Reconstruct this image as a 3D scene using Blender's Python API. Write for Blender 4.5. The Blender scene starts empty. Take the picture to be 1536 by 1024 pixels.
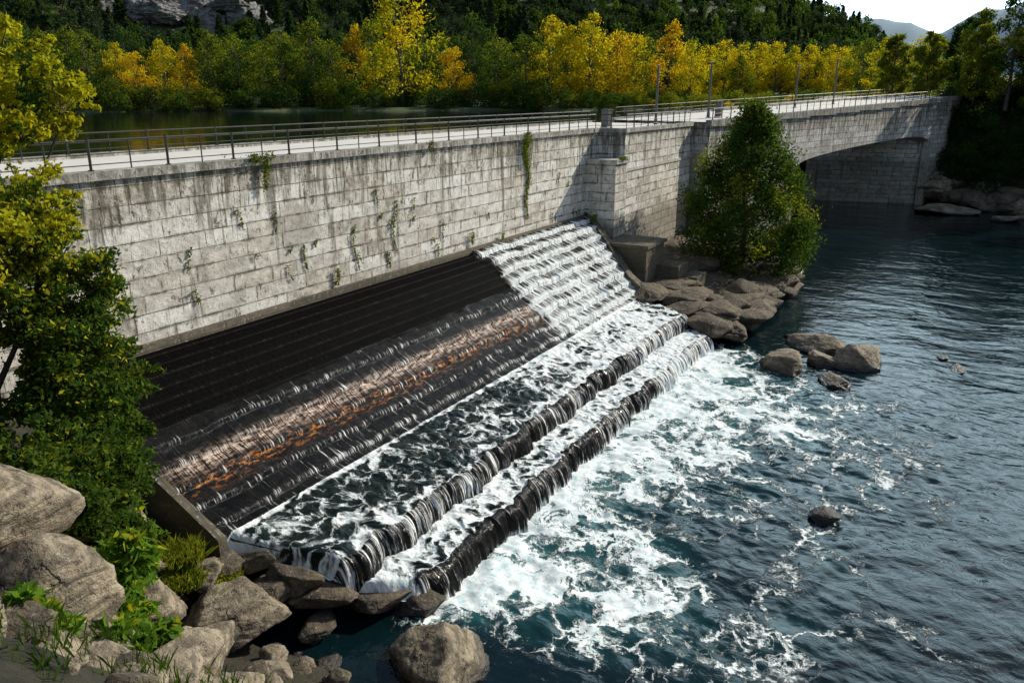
import bpy, math, random
import numpy as np
from mathutils import Vector
rad=math.radians
scene=bpy.context.scene
random.seed(3)
# ------------------------------------------------------------------ noise
def _h(ix,iy,iz):
    n=(ix*374761393+iy*668265263+iz*2147483647+1013904223)&0xffffffff
    n=((n^(n>>13))*1274126177)&0xffffffff
    n=((n^(n>>16))*2246822519)&0xffffffff
    return ((n^(n>>15))&0xffffff)/float(0xffffff)
def vnoise(x,y,z):
    x=np.asarray(x,float);y=np.asarray(y,float)+0*x;z=np.asarray(z,float)+0*x
    xi=np.floor(x).astype(np.int64);yi=np.floor(y).astype(np.int64);zi=np.floor(z).astype(np.int64)
    fx=x-xi;fy=y-yi;fz=z-zi
    fx=fx*fx*(3-2*fx);fy=fy*fy*(3-2*fy);fz=fz*fz*(3-2*fz)
    r=0
    for a in (0,1):
        for b in (0,1):
            for c in (0,1):
                w=(fx if a else 1-fx)*(fy if b else 1-fy)*(fz if c else 1-fz)
                r=r+w*_h(xi+a,yi+b,zi+c)
    return r*2-1
def fbm(x,y,z=0.0,o=4,g=.5):
    r=0;a=1;t=0
    for i in range(o):
        r=r+a*vnoise(np.asarray(x)*2**i+17*i,np.asarray(y)*2**i+5*i,np.asarray(z)*2**i+3*i);t+=a;a*=g
    return r/t
def ss(x,a,b):
    t=np.clip((np.asarray(x,float)-a)/(b-a),0,1);return t*t*(3-2*t)
# ------------------------------------------------------------------ nodes
class NT:
    def __init__(s,name):
        s.m=bpy.data.materials.new(name);s.m.use_nodes=True;s.t=s.m.node_tree
        s.t.nodes.clear();s.out=s.t.nodes.new('ShaderNodeOutputMaterial')
    def n(s,ty,props=None,**inp):
        nd=s.t.nodes.new(ty)
        for k,v in (props or {}).items(): setattr(nd,k,v)
        for k,v in inp.items():
            k=k.replace('_',' ')
            s.set(nd.inputs[k],v)
        return nd
    def set(s,sock,v):
        if isinstance(v,bpy.types.NodeSocket): s.t.links.new(v,sock)
        elif isinstance(v,tuple) and len(v)==3 and sock.type=='RGBA': sock.default_value=(*v,1)
        else: sock.default_value=v
    def math(s,op,a,b=0.0,c=None,clamp=False):
        nd=s.t.nodes.new('ShaderNodeMath');nd.operation=op;nd.use_clamp=clamp
        s.set(nd.inputs[0],a);s.set(nd.inputs[1],b)
        if c is not None: s.set(nd.inputs[2],c)
        return nd.outputs[0]
    def mr(s,v,a,b,c=0.0,d=1.0,smooth=True):
        nd=s.t.nodes.new('ShaderNodeMapRange')
        if smooth: nd.interpolation_type='SMOOTHSTEP'
        s.set(nd.inputs['Value'],v);s.set(nd.inputs['From Min'],a);s.set(nd.inputs['From Max'],b)
        s.set(nd.inputs['To Min'],c);s.set(nd.inputs['To Max'],d);return nd.outputs[0]
    def mix(s,f,a,b,blend='MIX'):
        nd=s.t.nodes.new('ShaderNodeMix');nd.data_type='RGBA';nd.blend_type=blend
        s.set(nd.inputs[0],f);s.set(nd.inputs[6],a);s.set(nd.inputs[7],b);return nd.outputs[2]
    def noise(s,vec,scale=1,detail=5,rough=.55,dist=0):
        nd=s.n('ShaderNodeTexNoise',None,Vector=vec,Scale=scale,Detail=min(detail,5),Roughness=rough,Distortion=dist);return nd
    def scale(s,vec,v):
        nd=s.t.nodes.new('ShaderNodeVectorMath');nd.operation='MULTIPLY'
        s.set(nd.inputs[0],vec);nd.inputs[1].default_value=v;return nd.outputs[0]
    def addv(s,a,b):
        nd=s.t.nodes.new('ShaderNodeVectorMath');nd.operation='ADD'
        s.set(nd.inputs[0],a);s.set(nd.inputs[1],b);return nd.outputs[0]
    def attr(s,name):
        nd=s.t.nodes.new('ShaderNodeAttribute');nd.attribute_name=name;return nd.outputs['Fac']
    def obj(s): return s.t.nodes.new('ShaderNodeTexCoord').outputs['Object']
    def uv(s): return s.t.nodes.new('ShaderNodeTexCoord').outputs['UV']
    def bump(s,h,strength=.5,dist=.05,prev=None):
        nd=s.t.nodes.new('ShaderNodeBump');s.set(nd.inputs['Height'],h)
        s.set(nd.inputs['Strength'],strength);nd.inputs['Distance'].default_value=dist
        if prev is not None: s.set(nd.inputs['Normal'],prev)
        return nd.outputs[0]
    def bsdf(s,**k):
        nd=s.n('ShaderNodeBsdfPrincipled',None,**k);s.t.links.new(nd.outputs[0],s.out.inputs[0]);return nd

def mat_leaf(name,c1,c2,c3=None,trans=.42):
    t=NT(name);r=t.attr('rnd')
    c=t.mix(t.mr(r,0,.75,smooth=False),c1,c2)
    if c3: c=t.mix(t.mr(r,.78,.95),c,c3)
    d=t.n('ShaderNodeBsdfDiffuse',None,Color=c)
    tr=t.n('ShaderNodeBsdfTranslucent',None,Color=t.mix(.55,c,(min(c2[0]*2.0,1),min(c2[1]*1.9,1),c2[2]*.6)))
    m=t.n('ShaderNodeMixShader');m.inputs[0].default_value=trans
    t.t.links.new(d.outputs[0],m.inputs[1]);t.t.links.new(tr.outputs[0],m.inputs[2])
    t.t.links.new(m.outputs[0],t.out.inputs[0]);return t.m
L_GREEN=mat_leaf('leaf_green',(.014,.034,.009),(.058,.105,.02),(.12,.16,.028))
L_DARK=mat_leaf('leaf_dark',(.014,.032,.012),(.036,.07,.02),(.065,.10,.022))
L_OLIVE=mat_leaf('leaf_olive',(.05,.075,.012),(.17,.20,.022),(.28,.26,.02))
L_YELLOW=mat_leaf('leaf_yellow',(.20,.17,.012),(.60,.43,.018),(.66,.44,.02))
L_ORANGE=mat_leaf('leaf_orange',(.22,.14,.012),(.56,.32,.02),(.58,.26,.02))
L_LIME=mat_leaf('leaf_lime',(.12,.15,.012),(.38,.37,.02),(.54,.44,.02))
L_CON=mat_leaf('leaf_conifer',(.022,.038,.022),(.045,.072,.036),(.06,.09,.036),trans=.2)
L_FRESH=mat_leaf('leaf_fresh',(.04,.09,.015),(.12,.23,.03),(.22,.31,.04))
def mat_bark():
    t=NT('bark');n=t.noise(t.scale(t.obj(),(6,6,1)),2,5)
    c=t.mix(n.outputs[0],(.04,.03,.022),(.12,.10,.08))
    t.bsdf(Base_Color=c,Roughness=.9,Normal=t.bump(n.outputs[0],.6,.05));return t.m
BARK=mat_bark()
def mat_rock(name,ca,cb,wet=False,sc=1.0):
    t=NT(name);o=t.obj()
    n1=t.noise(o,.9*sc,8,.6,.3).outputs[0];n2=t.noise(o,7*sc,6,.70).outputs[0]
    st=t.noise(t.scale(o,(1,1,5)),1.2*sc,6,.6,.6).outputs[0]
    c=t.mix(t.mr(n1,.35,.68),ca,cb)
    c=t.mix(t.mr(st,.46,.60),c,t.mix(.65,c,(.055,.045,.03)))
    c=t.mix(t.mr(n2,.56,.72,0,.8),c,(.42,.385,.32))
    c=t.mix(t.mr(n2,.46,.34,0,.8),c,(.035,.03,.024))
    vo=t.n('ShaderNodeTexVoronoi',{'feature':'DISTANCE_TO_EDGE'},Vector=t.addv(o,t.scale(t.noise(o,1.5*sc,4).outputs['Color'],(1.1,1.1,1.1))),Scale=.55*sc)
    cr=t.math('MAXIMUM',t.mr(vo.outputs['Distance'],0,.02),t.mr(n1,.45,.55))
    c=t.mix(cr,t.mix(.6,c,(.02,.018,.015)),c)
    geo=t.t.nodes.new('ShaderNodeNewGeometry');sp=t.n('ShaderNodeSeparateXYZ',None,Vector=geo.outputs['Position'])
    nz=t.n('ShaderNodeSeparateXYZ',None,Vector=geo.outputs['Normal'])
    moss=t.math('MULTIPLY',t.mr(nz.outputs[2],.3,.8),t.mr(t.noise(o,1.7*sc,5,.65).outputs[0],.56,.66,0,.7))
    c=t.mix(moss,c,(.11,.10,.035))
    wetf=t.mr(t.math('ADD',sp.outputs[2],t.math('MULTIPLY',n1,-.5)),-.2,.25)
    c=t.mix(wetf,(.018,.016,.014),c)
    h=t.math('ADD',t.math('ADD',t.math('MULTIPLY',n2,.6),n1),t.math('ADD',t.math('MULTIPLY',cr,.35),t.math('MULTIPLY',st,.9)))
    t.bsdf(Base_Color=c,Roughness=t.mr(wetf,0,1,.25,.85),Normal=t.bump(h,1.0,.16/sc));return t.m
ROCK=mat_rock('boulder_stone',(.17,.135,.09),(.38,.315,.225))
ROCKD=mat_rock('dark_stone',(.06,.046,.032),(.16,.125,.083))
ROCKW=mat_rock('wet_stone',(.02,.017,.013),(.06,.05,.038))
CLIFF=mat_rock('cliff_stone',(.15,.16,.17),(.34,.34,.34),sc=.12)

def mat_concrete(name,ca,cb,blocks=True,dark=1.0):
    t=NT(name);u=t.uv()
    sx=t.n('ShaderNodeSeparateXYZ',None,Vector=u)
    wob=t.noise(t.scale(u,(.15,.6,1)),1,2).outputs['Color']
    big=t.noise(u,.35,6,.6).outputs[0];fine=t.noise(u,6,8,.75).outputs[0];mid=t.noise(u,1.6,7,.68).outputs[0]
    streak=t.noise(t.scale(u,(1.3,.13,1)),1.2,7,.65,.3).outputs[0]
    streak2=t.noise(t.scale(u,(5,.35,1)),1,6,.7).outputs[0]
    c=t.mix(t.mr(mid,.3,.7),ca,cb)
    h=t.math('ADD',t.math('MULTIPLY',fine,.7),t.math('MULTIPLY',mid,.8))
    if blocks:
        vec=t.addv(u,t.scale(wob,(.15,.06,0)))
        b=t.n('ShaderNodeTexBrick',{'offset':.43,'offset_frequency':2,'squash':.72,'squash_frequency':3},Vector=vec,Scale=1.0,Mortar_Size=.019,Mortar_Smooth=.3,Bias=0.0,Brick_Width=2.7,Row_Height=.62)
        b.inputs['Color1'].default_value=(.22,.22,.22,1);b.inputs['Color2'].default_value=(.76,.76,.76,1);b.inputs['Mortar'].default_value=(.5,.5,.5,1)
        c=t.mix(.65,c,b.outputs['Color'],'OVERLAY')
        mort=t.math('MULTIPLY',b.outputs['Fac'],t.mr(mid,.38,.6,.3,1.0))
        c=t.mix(t.math('MULTIPLY',mort,.9),c,(.035,.032,.025))
        b2=t.n('ShaderNodeTexBrick',{'offset':.43,'offset_frequency':2,'squash':.72,'squash_frequency':3},Vector=vec,Scale=1.0,Mortar_Size=.11,Mortar_Smooth=1.0,Bias=0.0,Brick_Width=2.7,Row_Height=.62)
        c=t.mix(t.math('MULTIPLY',b2.outputs['Fac'],t.mr(t.noise(u,1.1,5,.7).outputs[0],.46,.60,0,.9)),c,(.085,.073,.045))
        h=t.math('SUBTRACT',t.math('ADD',h,t.math('MULTIPLY',b.outputs['Color'],.5)),t.math('MULTIPLY',mort,1.3))
    top=t.mr(sx.outputs[1],9.0,12.4,0,.13)
    s1=t.mr(t.math('ADD',streak,top),.56,.69)
    c=t.mix(t.math('MULTIPLY',s1,.75*dark),c,(.075,.066,.042))
    s2=t.mr(t.math('ADD',streak2,t.math('MULTIPLY',top,.7)),.58,.67)
    c=t.mix(t.math('MULTIPLY',s2,.8*dark),c,(.042,.038,.026))
    c=t.mix(t.mr(fine,.56,.68,0,.75),c,(.085,.078,.06))
    c=t.mix(t.mr(fine,.44,.34,0,.6),c,(.72,.70,.65))
    pt=t.noise(t.scale(u,(1.3,.8,1)),1.9,5,.82,.5).outputs[0]
    c=t.mix(t.mr(pt,.57,.64,0,.85),c,(.045,.042,.028))
    low=t.mr(t.math('ADD',sx.outputs[1],t.math('MULTIPLY',big,3)),8.2,6.9,0,.6)
    c=t.mix(t.math('MULTIPLY',low,dark),c,(.10,.085,.055))
    c=t.mix(t.mr(big,.54,.68,0,.4),c,(.15,.135,.095))
    moss=t.mr(t.math('ADD',t.noise(u,1.9,8,.75).outputs[0],t.math('MULTIPLY',top,.6)),.60,.68)
    c=t.mix(t.math('MULTIPLY',moss,.7*dark),c,(.06,.064,.018))
    t.bsdf(Base_Color=c,Roughness=.88,Normal=t.bump(h,.9,.06));return t.m
CONC=mat_concrete('block_concrete',(.46,.44,.395),(.76,.735,.68))
CONCP=mat_concrete('plain_concrete',(.36,.35,.32),(.54,.525,.49),False,.7)
CONCD=mat_concrete('old_concrete',(.075,.063,.045),(.15,.13,.095),True,1)
def mat_deck():
    t=NT('deck_concrete');o=t.obj();n=t.noise(o,.5,7,.6).outputs[0];f=t.noise(o,9,5).outputs[0]
    c=t.mix(n,(.50,.48,.44),(.70,.68,.63));c=t.mix(t.mr(f,.55,.7,0,.3),c,(.2,.19,.17))
    t.bsdf(Base_Color=c,Roughness=.85,Normal=t.bump(f,.2,.02));return t.m
DECK=mat_deck()
def mat_metal(name,c,r=.5):
    t=NT(name);n=t.noise(t.obj(),8,4).outputs[0]
    t.bsdf(Base_Color=t.mix(n,c,(c[0]*.6+.02,c[1]*.55+.01,c[2]*.5)),Roughness=r,Metallic=.3);return t.m
RAIL=mat_metal('rail_steel',(.045,.048,.048));GALV=mat_metal('galvanised_steel',(.13,.14,.15))
def mat_ground(name,a,b,cc,sc=.6):
    t=NT(name);o=t.obj();n=t.noise(o,sc,8,.65).outputs[0];n2=t.noise(o,sc*6,6,.7).outputs[0]
    c=t.mix(t.mr(n,.35,.65),a,b);c=t.mix(t.mr(n2,.5,.7),c,cc)
    t.bsdf(Base_Color=c,Roughness=.95,Normal=t.bump(n2,.8,.2));return t.m
BANK=mat_ground('bank_earth',(.015,.014,.008),(.04,.034,.018),(.026,.035,.011),1.2)
HILLM=mat_ground('hazy_forest_floor',(.035,.055,.02),(.07,.095,.028),(.04,.06,.022),.05)  # greens lightened to carry some distance haze in the colour
BED=mat_ground('river_bed',(.03,.025,.015),(.06,.05,.03),(.1,.07,.03),.6)
# ------------------------------------------------------------------ mesh helpers
COL=scene.collection
def link(name,me,parent=None,loc=(0,0,0)):
    o=bpy.data.objects.new(name,me);COL.objects.link(o);o.location=loc
    if parent: o.parent=parent
    return o
def empty(name,loc=(0,0,0)):
    o=bpy.data.objects.new(name,None);COL.objects.link(o);o.location=loc;o.empty_display_size=.5;return o
def grid_mesh(name,P,mat,uv=None,attrs=None,smooth=True):
    n,m,_=P.shape
    me=bpy.data.meshes.new(name)
    idx=np.arange(n*m).reshape(n,m)
    q=np.stack([idx[:-1,:-1],idx[1:,:-1],idx[1:,1:],idx[:-1,1:]],-1).reshape(-1,4)
    me.vertices.add(n*m);me.vertices.foreach_set('co',P.reshape(-1).astype(np.float32))
    me.loops.add(q.size);me.loops.foreach_set('vertex_index',q.reshape(-1).astype(np.int32))
    me.polygons.add(len(q));me.polygons.foreach_set('loop_start',np.arange(0,q.size,4,dtype=np.int32))
    me.update(calc_edges=True)
    if uv is not None:
        l=me.uv_layers.new(name='UVMap');l.data.foreach_set('uv',uv.reshape(-1,2)[q.reshape(-1)].reshape(-1).astype(np.float32))
    for k,v in (attrs or {}).items():
        a=me.attributes.new(k,'FLOAT','POINT');a.data.foreach_set('value',np.asarray(v,np.float32).reshape(-1))
    if smooth: me.polygons.foreach_set('use_smooth',np.ones(len(q),bool))
    me.materials.append(mat);me.update();return me
class MB:
    def __init__(s): s.v=[];s.f=[];s.uv=[];s.mi=[]
    def quad(s,p,uv=None,mi=0):
        b=len(s.v);s.v+=list(p);s.f.append(tuple(range(b,b+len(p))))
        if uv is None:
            a=Vector(p[1])-Vector(p[0]);c=Vector(p[2])-Vector(p[1]);n=a.cross(c)
            if abs(n.z)>max(abs(n.x),abs(n.y)): uv=[(q[0],q[1]) for q in p]
            elif abs(n.x)>abs(n.y): uv=[(q[1],q[2]) for q in p]
            else: uv=[(q[0],q[2]) for q in p]
        s.uv+=list(uv);s.mi.append(mi)
    def box(s,x0,x1,y0,y1,z0,z1,mi=0):
        s.prism([(x0,y0),(x1,y0),(x1,y1),(x0,y1)],z0,z1,mi)
    def prism(s,poly,z0,z1,mi=0,mit=None):
        n=len(poly);zt=z1 if isinstance(z1,(list,tuple)) else [z1]*n;zb=z0 if isinstance(z0,(list,tuple)) else [z0]*n
        for i in range(n):
            j=(i+1)%n;a=poly[i];b=poly[j]
            s.quad([(a[0],a[1],zb[i]),(b[0],b[1],zb[j]),(b[0],b[1],zt[j]),(a[0],a[1],zt[i])],None,mi)
        s.quad([(poly[i][0],poly[i][1],zt[i]) for i in range(n)],[(q[0],q[1]) for q in poly],mi if mit is None else mit)
        s.quad([(poly[i][0],poly[i][1],zb[i]) for i in reversed(range(n))],[(q[0],q[1]) for q in reversed(poly)],mi)
    def make(s,name,mats,parent=None):
        me=bpy.data.meshes.new(name);me.from_pydata(s.v,[],s.f)
        l=me.uv_layers.new(name='UVMap');l.data.foreach_set('uv',np.array(s.uv,np.float32).reshape(-1))
        me.polygons.foreach_set('material_index',np.array(s.mi,np.int32))
        for m in mats: me.materials.append(m)
        me.update();return link(name,me,parent)
# leaves
def leaf_arrays(C,size,rng,up=.0,aspect=.5):
    n=len(C)
    a=rng.normal(size=(n,3));a[:,2]-=up;a/=np.linalg.norm(a,axis=1)[:,None]
    b=np.cross(a,rng.normal(size=(n,3)));b/=np.linalg.norm(b,axis=1)[:,None]
    s=np.asarray(size).reshape(-1,1)
    c=np.cross(a,b)
    V=np.stack([C-a*s*.5,C+b*s*aspect*.5+c*s*.08,C+a*s*.5,C-b*s*aspect*.5+c*s*.08],1)
    return V.reshape(-1,3)
def tube(p0,p1,r0,r1,seg=6):
    p0=np.array(p0,float);p1=np.array(p1,float);d=p1-p0;d/=max(np.linalg.norm(d),1e-6)
    a=np.cross(d,[.3,.9,.1]);a/=np.linalg.norm(a);b=np.cross(d,a)
    th=np.linspace(0,2*np.pi,seg,endpoint=False)
    r=np.cos(th)[:,None]*a+np.sin(th)[:,None]*b
    V=np.vstack([p0+r*r0,p1+r*r1]);F=[(i,(i+1)%seg,seg+(i+1)%seg,seg+i) for i in range(seg)]
    return V,np.array(F)
def build_plant(name,C,size,rnd,rng,mats,tubes=(),aspect=.5,up=0.,leafmi=None):
    LV=leaf_arrays(C,size,rng,up,aspect);n=len(C)
    q=np.arange(n*4).reshape(n,4);vs=[LV];fs=[q];mi=[np.zeros(n,int) if leafmi is None else leafmi];rn=[rnd];off=n*4
    for T in tubes:
        V,F=tube(*T);vs.append(V);fs.append(F+off);off+=len(V);mi.append(np.full(len(F),len(mats)-1));rn.append(np.full(len(F),.3))
    V=np.vstack(vs);Q=np.vstack(fs);mi=np.concatenate(mi);rn=np.concatenate(rn)
    me=bpy.data.meshes.new(name);me.vertices.add(len(V));me.vertices.foreach_set('co',V.reshape(-1).astype(np.float32))
    me.loops.add(Q.size);me.loops.foreach_set('vertex_index',Q.reshape(-1).astype(np.int32))
    me.polygons.add(len(Q));me.polygons.foreach_set('loop_start',np.arange(0,Q.size,4,dtype=np.int32))
    me.update(calc_edges=True)
    a=me.attributes.new('rnd','FLOAT','FACE');a.data.foreach_set('value',rn.astype(np.float32))
    for m in mats: me.materials.append(m)
    me.polygons.foreach_set('material_index',mi.astype(np.int32));me.update();return me
def tree_mesh(name,seed,H,W,nleaf,lsize,env,leaf,nclump=40,t0=.15,clr=(.13,.24),extra=None,trunk=True,squash=.8,limb=1.0,soft=.42,exf=.62):
    rng=np.random.default_rng(seed)
    et=[e[0] for e in env];er=[e[1] for e in env]
    tubes=[];cl=[]
    top=np.array([rng.normal()*.04*W,rng.normal()*.04*W,H*.93])
    if trunk:
        r=H*.018+.03
        pts=[np.array([0,0,-.5]),np.array([.02*W,0,H*.25]),np.array([-.02*W,.03*W,H*.55]),top]
        for i in range(3): tubes.append((pts[i],pts[i+1],r*(1-.3*i),r*(.7-.3*i)+.01))
    for i in range(nclump):
        t=t0+(1-t0)*((i+rng.random())/nclump)
        R=np.interp(t,et,er)*W*.5
        ang=rng.random()*2*np.pi;rr=R*(.25+.75*np.sqrt(rng.random()))*(.85)
        c=np.array([np.cos(ang)*rr,np.sin(ang)*rr,t*H*.95])
        cr=W*rng.uniform(*clr)*(.6+.4*np.interp(t,et,er))
        cl.append((c,cr))
        if trunk:
            b=np.array([0,0,max(H*.1,t*H*.95-rr*.7)]);tubes.append((b,c-(c-b)*.15,max(.02,H*.005)*limb,.012*limb))
    w=np.array([c[1]**2 for c in cl]);w/=w.sum()
    k=rng.choice(len(cl),nleaf,p=w)
    cc=np.array([c[0] for c in cl])[k];cr=np.array([c[1] for c in cl])[k]
    d=rng.normal(size=(nleaf,3));d/=np.linalg.norm(d,axis=1)[:,None]
    rr=np.power(rng.random(nleaf),soft)*(1+.35*(rng.random(nleaf)**4))
    lump=1+.45*vnoise(d[:,0]*2+k*3.1,d[:,1]*2,d[:,2]*2)
    C=cc+d*(rr*cr*lump)[:,None]*np.array([1,1,squash])
    C[:,2]=np.maximum(C[:,2],.02)
    tone=rng.random(len(cl))
    rnd=np.clip(.15+.45*tone[k]+.35*rng.random(nleaf)+.12*d[:,2],0,1)
    mats=[leaf]+([extra] if extra else [])+[BARK]
    lm=None
    if extra:
        lm=((tone[k]>exf)&(rng.random(nleaf)<.85)).astype(int)
    return build_plant(name,C,lsize*rng.uniform(.6,1.3,nleaf),rnd,rng,mats,tubes,leafmi=lm)
# rocks
import bmesh
_ico={}
def ico(sub):
    if sub not in _ico:
        bm=bmesh.new();bmesh.ops.create_icosphere(bm,subdivisions=sub,radius=1)
        V=np.array([v.co[:] for v in bm.verts]);F=[tuple(v.index for v in f.verts) for f in bm.faces];bm.free();_ico[sub]=(V,F)
    return _ico[sub]
def rock(name,loc,size,seed,mat=None,sub=4,rot=0,np_=16,parent=None,rough=.07):
    V,F=ico(sub);rng=np.random.default_rng(seed)
    N=rng.normal(size=(np_,3));N/=np.linalg.norm(N,axis=1)[:,None]
    D=rng.uniform(.55,.95,np_)
    dots=V@N.T
    r=np.min(np.where(dots>.05,D/np.maximum(dots,.05),9),axis=1);r=np.minimum(r,1.25)
    P=V*r[:,None]
    P=P*(1+.10*fbm(V[:,0]*1.5+seed,V[:,1]*1.5,V[:,2]*1.5,3)[:,None]+rough*fbm(V[:,0]*5+seed,V[:,1]*5,V[:,2]*10,4,.6)[:,None])
    P=P*np.array(size);c,s=math.cos(rot),math.sin(rot)
    P=np.stack([P[:,0]*c-P[:,1]*s,P[:,0]*s+P[:,1]*c,P[:,2]],1)
    me=bpy.data.meshes.new(name);me.from_pydata(P.tolist(),[],F);me.polygons.foreach_set('use_smooth',np.ones(len(F),bool))
    me.materials.append(mat or ROCK);me.update();return link(name,me,parent,loc)

# ------------------------------------------------------------------ spillway
XLk=([12.3,14.5,17.8,24],[16.6,14.8,13.8,13.0]);XRk=([12.3,14.5,17.8,24],[45.2,46.0,47.4,52.0])
def build_spillway():
    key=[(24.05,6.2),(22.8,5.62),(21.3,4.45),(20.0,3.5),(18.9,2.65),(17.85,2.05)]
    ky=[k[0] for k in key][::-1];kz=[k[1] for k in key][::-1]
    n=190
    ys=np.linspace(24.05,17.85,n)
    zs=np.interp(ys,ky,kz)
    kern=np.ones(15)/15;zp=np.pad(zs,7,mode='edge');zs=np.convolve(zp,kern,'valid')
    prof=[(y,z,0) for y,z in zip(ys,zs)]
    for y in np.linspace(17.82,14.6,60): prof.append((y,2.05-(17.82-y)/3.22*.38,1))
    for q in np.linspace(0,1,26)[1:]:
        a=q*math.pi/2;prof.append((14.6-.42*math.sin(a),1.67-.78*(1-math.cos(a)),2))
    for y in np.linspace(14.1,12.85,34): prof.append((y,.89-(14.1-y)*.06,3))
    for q in np.linspace(0,1,26)[1:]:
        a=q*math.pi/2;prof.append((12.85-.5*math.sin(a),.81-1.0*(1-math.cos(a)),4))
    prof=np.array(prof);Y=prof[:,0];Z=prof[:,1];K=prof[:,2]
    S=np.concatenate([[0],np.cumsum(np.hypot(np.diff(Y),np.diff(Z)))])
    NX=820
    XL=np.interp(Y,*XLk);XR=np.interp(Y,*XRk)
    t=np.linspace(0,1,NX)
    X=XL[None,:]+(XR-XL)[None,:]*t[:,None]
    YY=np.repeat(Y[None,:],NX,0);ZZ=np.repeat(Z[None,:],NX,0);SS=np.repeat(S[None,:],NX,0);KK=np.repeat(K[None,:],NX,0)
    slope=KK==0
    ebx=36.6+.4*np.sin(SS*.9)+.35*fbm(SS*1.5,X*0,0,2)+ (SS/7.5)**2*.9
    fall=ss(X,ebx-.35,ebx+.35)*slope
    wetline=21.25+.12*fbm(X*1.2,0,1,3)
    wet=ss(YY,wetline+.06,wetline-.06)*slope
    wob=.12*fbm(X*.9,3,2,3)
    rib_d=((SS+wob)*1.25)%1.0
    ribw=.09*np.where(rib_d<.8,rib_d/.8,(1-rib_d)/.2)
    rib_b=(SS*2.1)%1.0
    ribb=.032*np.where(rib_b<.9,rib_b/.9,(1-rib_b)/.1)
    st=fbm(X*3.2,SS*.5,2,4);st2=fbm(X*9,SS*1.1,5,3)
    lump=fbm(X*1.3,YY*1.6,3,4);lump2=fbm(X*4.5,YY*4.5,8,3)
    disp=np.where(slope, (1-wet)*(1-fall)*ribb + wet*(1-fall)*(ribw*1.0+.03*st+.012*st2) + fall*(.12+ribw*2.0+.10*st+.05*st2),0)
    disp=np.where((KK==1)|(KK==3),.06+.12*lump+.06*lump2,disp)
    disp=np.where((KK==2)|(KK==4),.06+.14*fbm(X*1.8,SS*.5,4,4)+.07*st2,disp)
    shift=np.where(KK>=1,.34*fbm(X*.45,3,KK*0,3)+.16*fbm(X*2.2,7,0,3),0)*ss(17.8-YY,0,1.5)
    dY=np.gradient(Y);dZ=np.gradient(Z);nl=np.hypot(dY,dZ);ny=dZ/nl;nz=-dY/nl
    P=np.stack([X,YY+ny[None,:]*disp+shift,ZZ+nz[None,:]*disp],-1)
    le=ss(X-XL[None,:],.5,0)*(KK>=1)
    P[:,:,2]-=le**2*.55
    xr=ss(X,15,40)
    big=fbm(X*.5,YY*.15,12,3)
    f=np.zeros_like(X)
    lipb=ss(rib_d,.55,.82)*ss(1.0-rib_d,0,.1)
    f=np.where(slope,wet*(1-fall)*(.16+.22*lipb+.10*xr+.16*big+.10*ss(18.6-YY,0,.6)),f)
    f=np.where(slope,f+fall*(.50+.42*ss(rib_d,.40,.85)+.12*ss(SS,1,6)+.12*big),f)
    patch=fbm(X*.35,YY*.5,9,3)
    edge=ss(YY,17.5,17.78)
    f=np.where(KK==1,.32+.40*ss(X,23,38)+.36*patch+edge*.55+.16*ss(YY,15.3,14.7),f)
    f=np.where(KK==2,.34+.24*ss(X,24,42)+.42*patch,f)
    f=np.where(KK==3,.56+.28*ss(X,24,39)+.34*patch+.25*ss(YY,13.7,14.05),f)
    f=np.where(KK==4,.32+.26*ss(X,26,44)+.45*fbm(X*.4,3,2,3)+.35*ss(ZZ,.25,0),f)
    f=f+le*.35
    flat=((KK==1)|(KK==3)).astype(float)
    dry=(1-wet)*(1-fall)*slope
    rust=np.exp(-((YY-19.45)/.25)**2)*(1-fall)*slope*ss(X,13,15)
    tan=np.exp(-((YY-20.0)/.22)**2)*(1-fall)*slope*ss(X,13,15)  # whitish tan band painted as the highlight line above the rust
    uv=np.stack([X,SS],-1)
    t_=NT('spillway_water');uvn=t_.uv();F=t_.attr('foam');G=t_.attr('flat');D=t_.attr('dry');R=t_.attr('rust');TN=t_.attr('tan')
    wv=t_.addv(uvn,t_.scale(t_.noise(uvn,.8,3).outputs['Color'],(.25,0,0)))
    n1=t_.noise(t_.scale(wv,(2.6,.40,1)),1.3,7,.62).outputs[0]
    n2=t_.noise(t_.scale(wv,(13,.7,1)),1.2,6,.65).outputs[0]
    n3=t_.noise(uvn,1.5,8,.62,.8).outputs[0]
    dv=t_.addv(uvn,t_.scale(t_.noise(uvn,1.0,5,.6).outputs['Color'],(1.6,1.6,0)))
    vo=t_.n('ShaderNodeTexVoronoi',{'feature':'DISTANCE_TO_EDGE'},Vector=t_.scale(dv,(.8,1,1)),Scale=1.7).outputs['Distance']
    web=t_.mr(vo,0,.30,1,0,False)
    ns=t_.mr(t_.math('ADD',t_.math('MULTIPLY',n1,.42),t_.math('MULTIPLY',n2,.58)),.36,.64,0,1,False)
    nf=t_.math('ADD',t_.math('MULTIPLY',t_.mr(n3,.32,.68,0,1,False),.5),t_.math('MULTIPLY',web,.5))
    nn=t_.math('ADD',t_.math('MULTIPLY',ns,t_.math('SUBTRACT',1.0,G)),t_.math('MULTIPLY',nf,G))
    thr=t_.math('SUBTRACT',1.0,F)
    foam=t_.mr(nn,t_.math('SUBTRACT',thr,.04),t_.math('ADD',thr,.30))
    foam=t_.math('MULTIPLY',foam,t_.mr(F,.02,.2))
    wetc=t_.mix(t_.mr(n3,.4,.6),(.003,.003,.003),(.009,.008,.007))
    wetc=t_.mix(t_.math('MULTIPLY',G,.6),wetc,(.006,.018,.018))
    rn=t_.noise(t_.scale(uvn,(1.4,4,1)),1.6,6,.78).outputs[0]
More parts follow.
